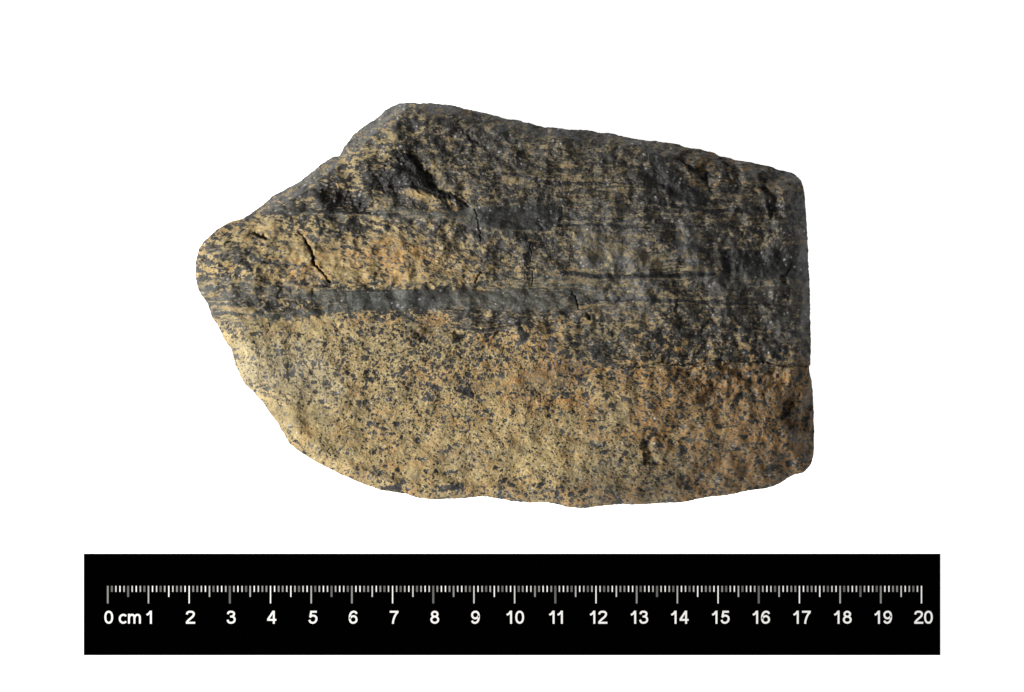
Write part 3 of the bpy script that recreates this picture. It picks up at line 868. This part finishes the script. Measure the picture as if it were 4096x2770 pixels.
soil_shade = np.clip(0.8 * blob([(1600,1255),(1700,1270),(1780,1290),(1760,1340),(1660,1350),(1610,1310)], 30) + 0.6 * blob([(1060,1650),(1300,1640),(1350,1700),(1150,1720)], 40)  # first patch paints the shade under the band's ledge; rest is brown staining
    + 0.6 * blob([(2080,1470),(2330,1450),(2340,1540),(2060,1560)], 30) + 0.7 * blob([(2330,1330),(2440,1320),(2460,1420),(2340,1420)], 30)
    + 0.5 * blob([(2250,1900),(2700,1880),(2720,1990),(2300,2000)], 50) + 0.4 * blob([(2700,1820),(3200,1780),(3200,1900),(2800,1980)], 60)
    + 0.6 * blob([(1180,1070),(1300,1100),(1340,1160),(1200,1160)], 30)
    + 0.95 * sst(.36, .72, DM + 0.12 * n1) * sst(1350, 2150, uu + 0.5 * (900 - vv)) * (0.8 - 0.5 * LOWER)
    + 0.62 * LOWER * sst(2000, 3050, uu + 0.5 * (vv - 1600)) + 0.6 * side + 0.34 * sst(900, 820, vv) * (1 - PAL) + 0.30 * fbm(uu / 90, vv / 60, 631, 4) + 0.30 * fbm(uu / 230, vv / 130, 641, 3), 0, 1)
attr("soil_shade", soil_shade)
attr("facet", FAC); attr("glint", glint)
attr("polish", np.clip(np.maximum(GRY, solid), 0, 1)); attr("pocket", np.clip(DRK, 0, 1))

# ------------------------------------------------------------------ rock material
rm = bpy.data.materials.new("weathered_gneiss")
g = N(rm)
tc = g.new('ShaderNodeTexCoord')
OBJ = (tc, 3)
def A(n): return (g.new('ShaderNodeAttribute', attribute_name=n), 2)
def noise(scale, detail=3.0, rough=0.6, vec=OBJ):
    return (g.new('ShaderNodeTexNoise', {'Vector': vec, 'Scale': scale, 'Detail': detail, 'Roughness': rough}), 0)
def ramp01(v, a, b):
    n = g.new('ShaderNodeMapRange', {'Value': v, 'From Min': a, 'From Max': b}); n.clamp = True
    return (n, 0)
fine = noise(1900, 4, .7)
mid = noise(620, 4, .65)
big = noise(210, 4, .6)
tan = g.mix(ramp01(mid, .34, .66), (0.375, 0.272, 0.122), (0.55, 0.425, 0.210))
tan = g.mix(ramp01(big, .45, .68), tan, (0.36, 0.290, 0.145))
stn = g.math('MULTIPLY', A("stain"), 1.0)
tan = g.mix(ramp01((stn, 0), .30, .9), tan, (0.43, 0.235, 0.078))
tan = g.mix(ramp01(A("pale_sheen"), .1, 1.0), tan, (0.43, 0.375, 0.25))
brown = noise(330, 5, .7)
tan = g.mix(ramp01(brown, .52, .70), tan, (0.205, 0.155, 0.085))
tan = g.mix((g.math('MULTIPLY', A('polish'), .8), 0), tan, (0.20, 0.172, 0.118))
tan = g.mix((g.math('MULTIPLY', A("soil_shade"), .85), 0), tan, g.mix(ramp01((stn, 0), .35, .8), (0.190, 0.155, 0.092), (0.215, 0.125, 0.058)))
grit = noise(1900, 4, .75)
tan = g.mix(1.0, tan, g.mix(ramp01(grit, .3, .7), (0.50, 0.50, 0.51), (1.36, 1.35, 1.30)), 'MULTIPLY')
flk = noise(950, 4, .7)
tan = g.mix((g.math('MULTIPLY', ramp01(flk, .55, .66), .75), 0), tan, (0.185, 0.165, 0.125))
white = noise(1300, 2, .5)
tan = g.mix(ramp01(white, .68, .76), tan, (0.60, 0.56, 0.46))
mic = g.mix(ramp01(mid, .35, .65), (0.020, 0.0195, 0.0185), (0.068, 0.064, 0.057))
mic = g.mix(ramp01(A("pale_sheen"), .2, 1.1), mic, (0.135, 0.135, 0.135))
mic = g.mix(A("polish"), mic, g.mix(ramp01(mid, .3, .7), (0.054, 0.056, 0.051), (0.096, 0.098, 0.088)))
mic = g.mix((g.math('MULTIPLY', A('facet'), .75), 0), mic, (0.034, 0.033, 0.032))
mic = g.mix((g.math('MULTIPLY', A('pocket'), .8), 0), mic, g.mix(ramp01(mid, .35, .65), (0.011, 0.011, 0.012), (0.034, 0.034, 0.036)))
mic = g.mix(1.0, mic, g.mix(ramp01(grit, .3, .7), (0.35, 0.35, 0.36), (1.85, 1.83, 1.78)), 'MULTIPLY')
# grey-brown matrix between the clean tan and the mica
mat = g.mix(ramp01(noise(480, 4, .7), .4, .62), (0.135, 0.108, 0.066), (0.155, 0.140, 0.108))
mat = g.mix(ramp01(grit, .35, .7), mat, (0.23, 0.185, 0.115))
# crisp edge between grains: the attribute is broken up by fine noise before it is thresholded
dk = g.math('ADD', A("mica"), (g.math('MULTIPLY', (g.math('SUBTRACT', fine, .5), 0), 0.9), 0))
d1 = ramp01((dk, 0), .22, .42)
dk = ramp01((dk, 0), .48, .72)
colr = g.mix(dk, g.mix(d1, tan, mat), mic)
colr = g.mix((g.math('MULTIPLY', A('glint'), .8), 0), colr, g.mix(ramp01(mid, .4, .6), (0.17, 0.17, 0.175), (0.42, 0.41, 0.41)))
rgh = g.new('ShaderNodeMapRange', {'Value': dk, 'From Min': 0.0, 'From Max': 1.0, 'To Min': 0.68, 'To Max': 0.42})
hgt = g.math('ADD', (g.math('MULTIPLY', fine, 0.5), 0), (g.math('MULTIPLY', mid, 1.0), 0))
bmp = g.new('ShaderNodeBump', {'Height': (hgt, 0), 'Strength': 0.6, 'Distance': 0.0006})
bs = g.new('ShaderNodeBsdfPrincipled', {'Base Color': colr, 'Roughness': (rgh, 0), 'Normal': (bmp, 0), 'Specular IOR Level': 0.24})
g.new('ShaderNodeOutputMaterial', {'Surface': bs})

rock = link_mesh("rock_sample", me, rm)
tag(rock, "angular tan and charcoal banded rock with a dark grey band across its middle", "rock")
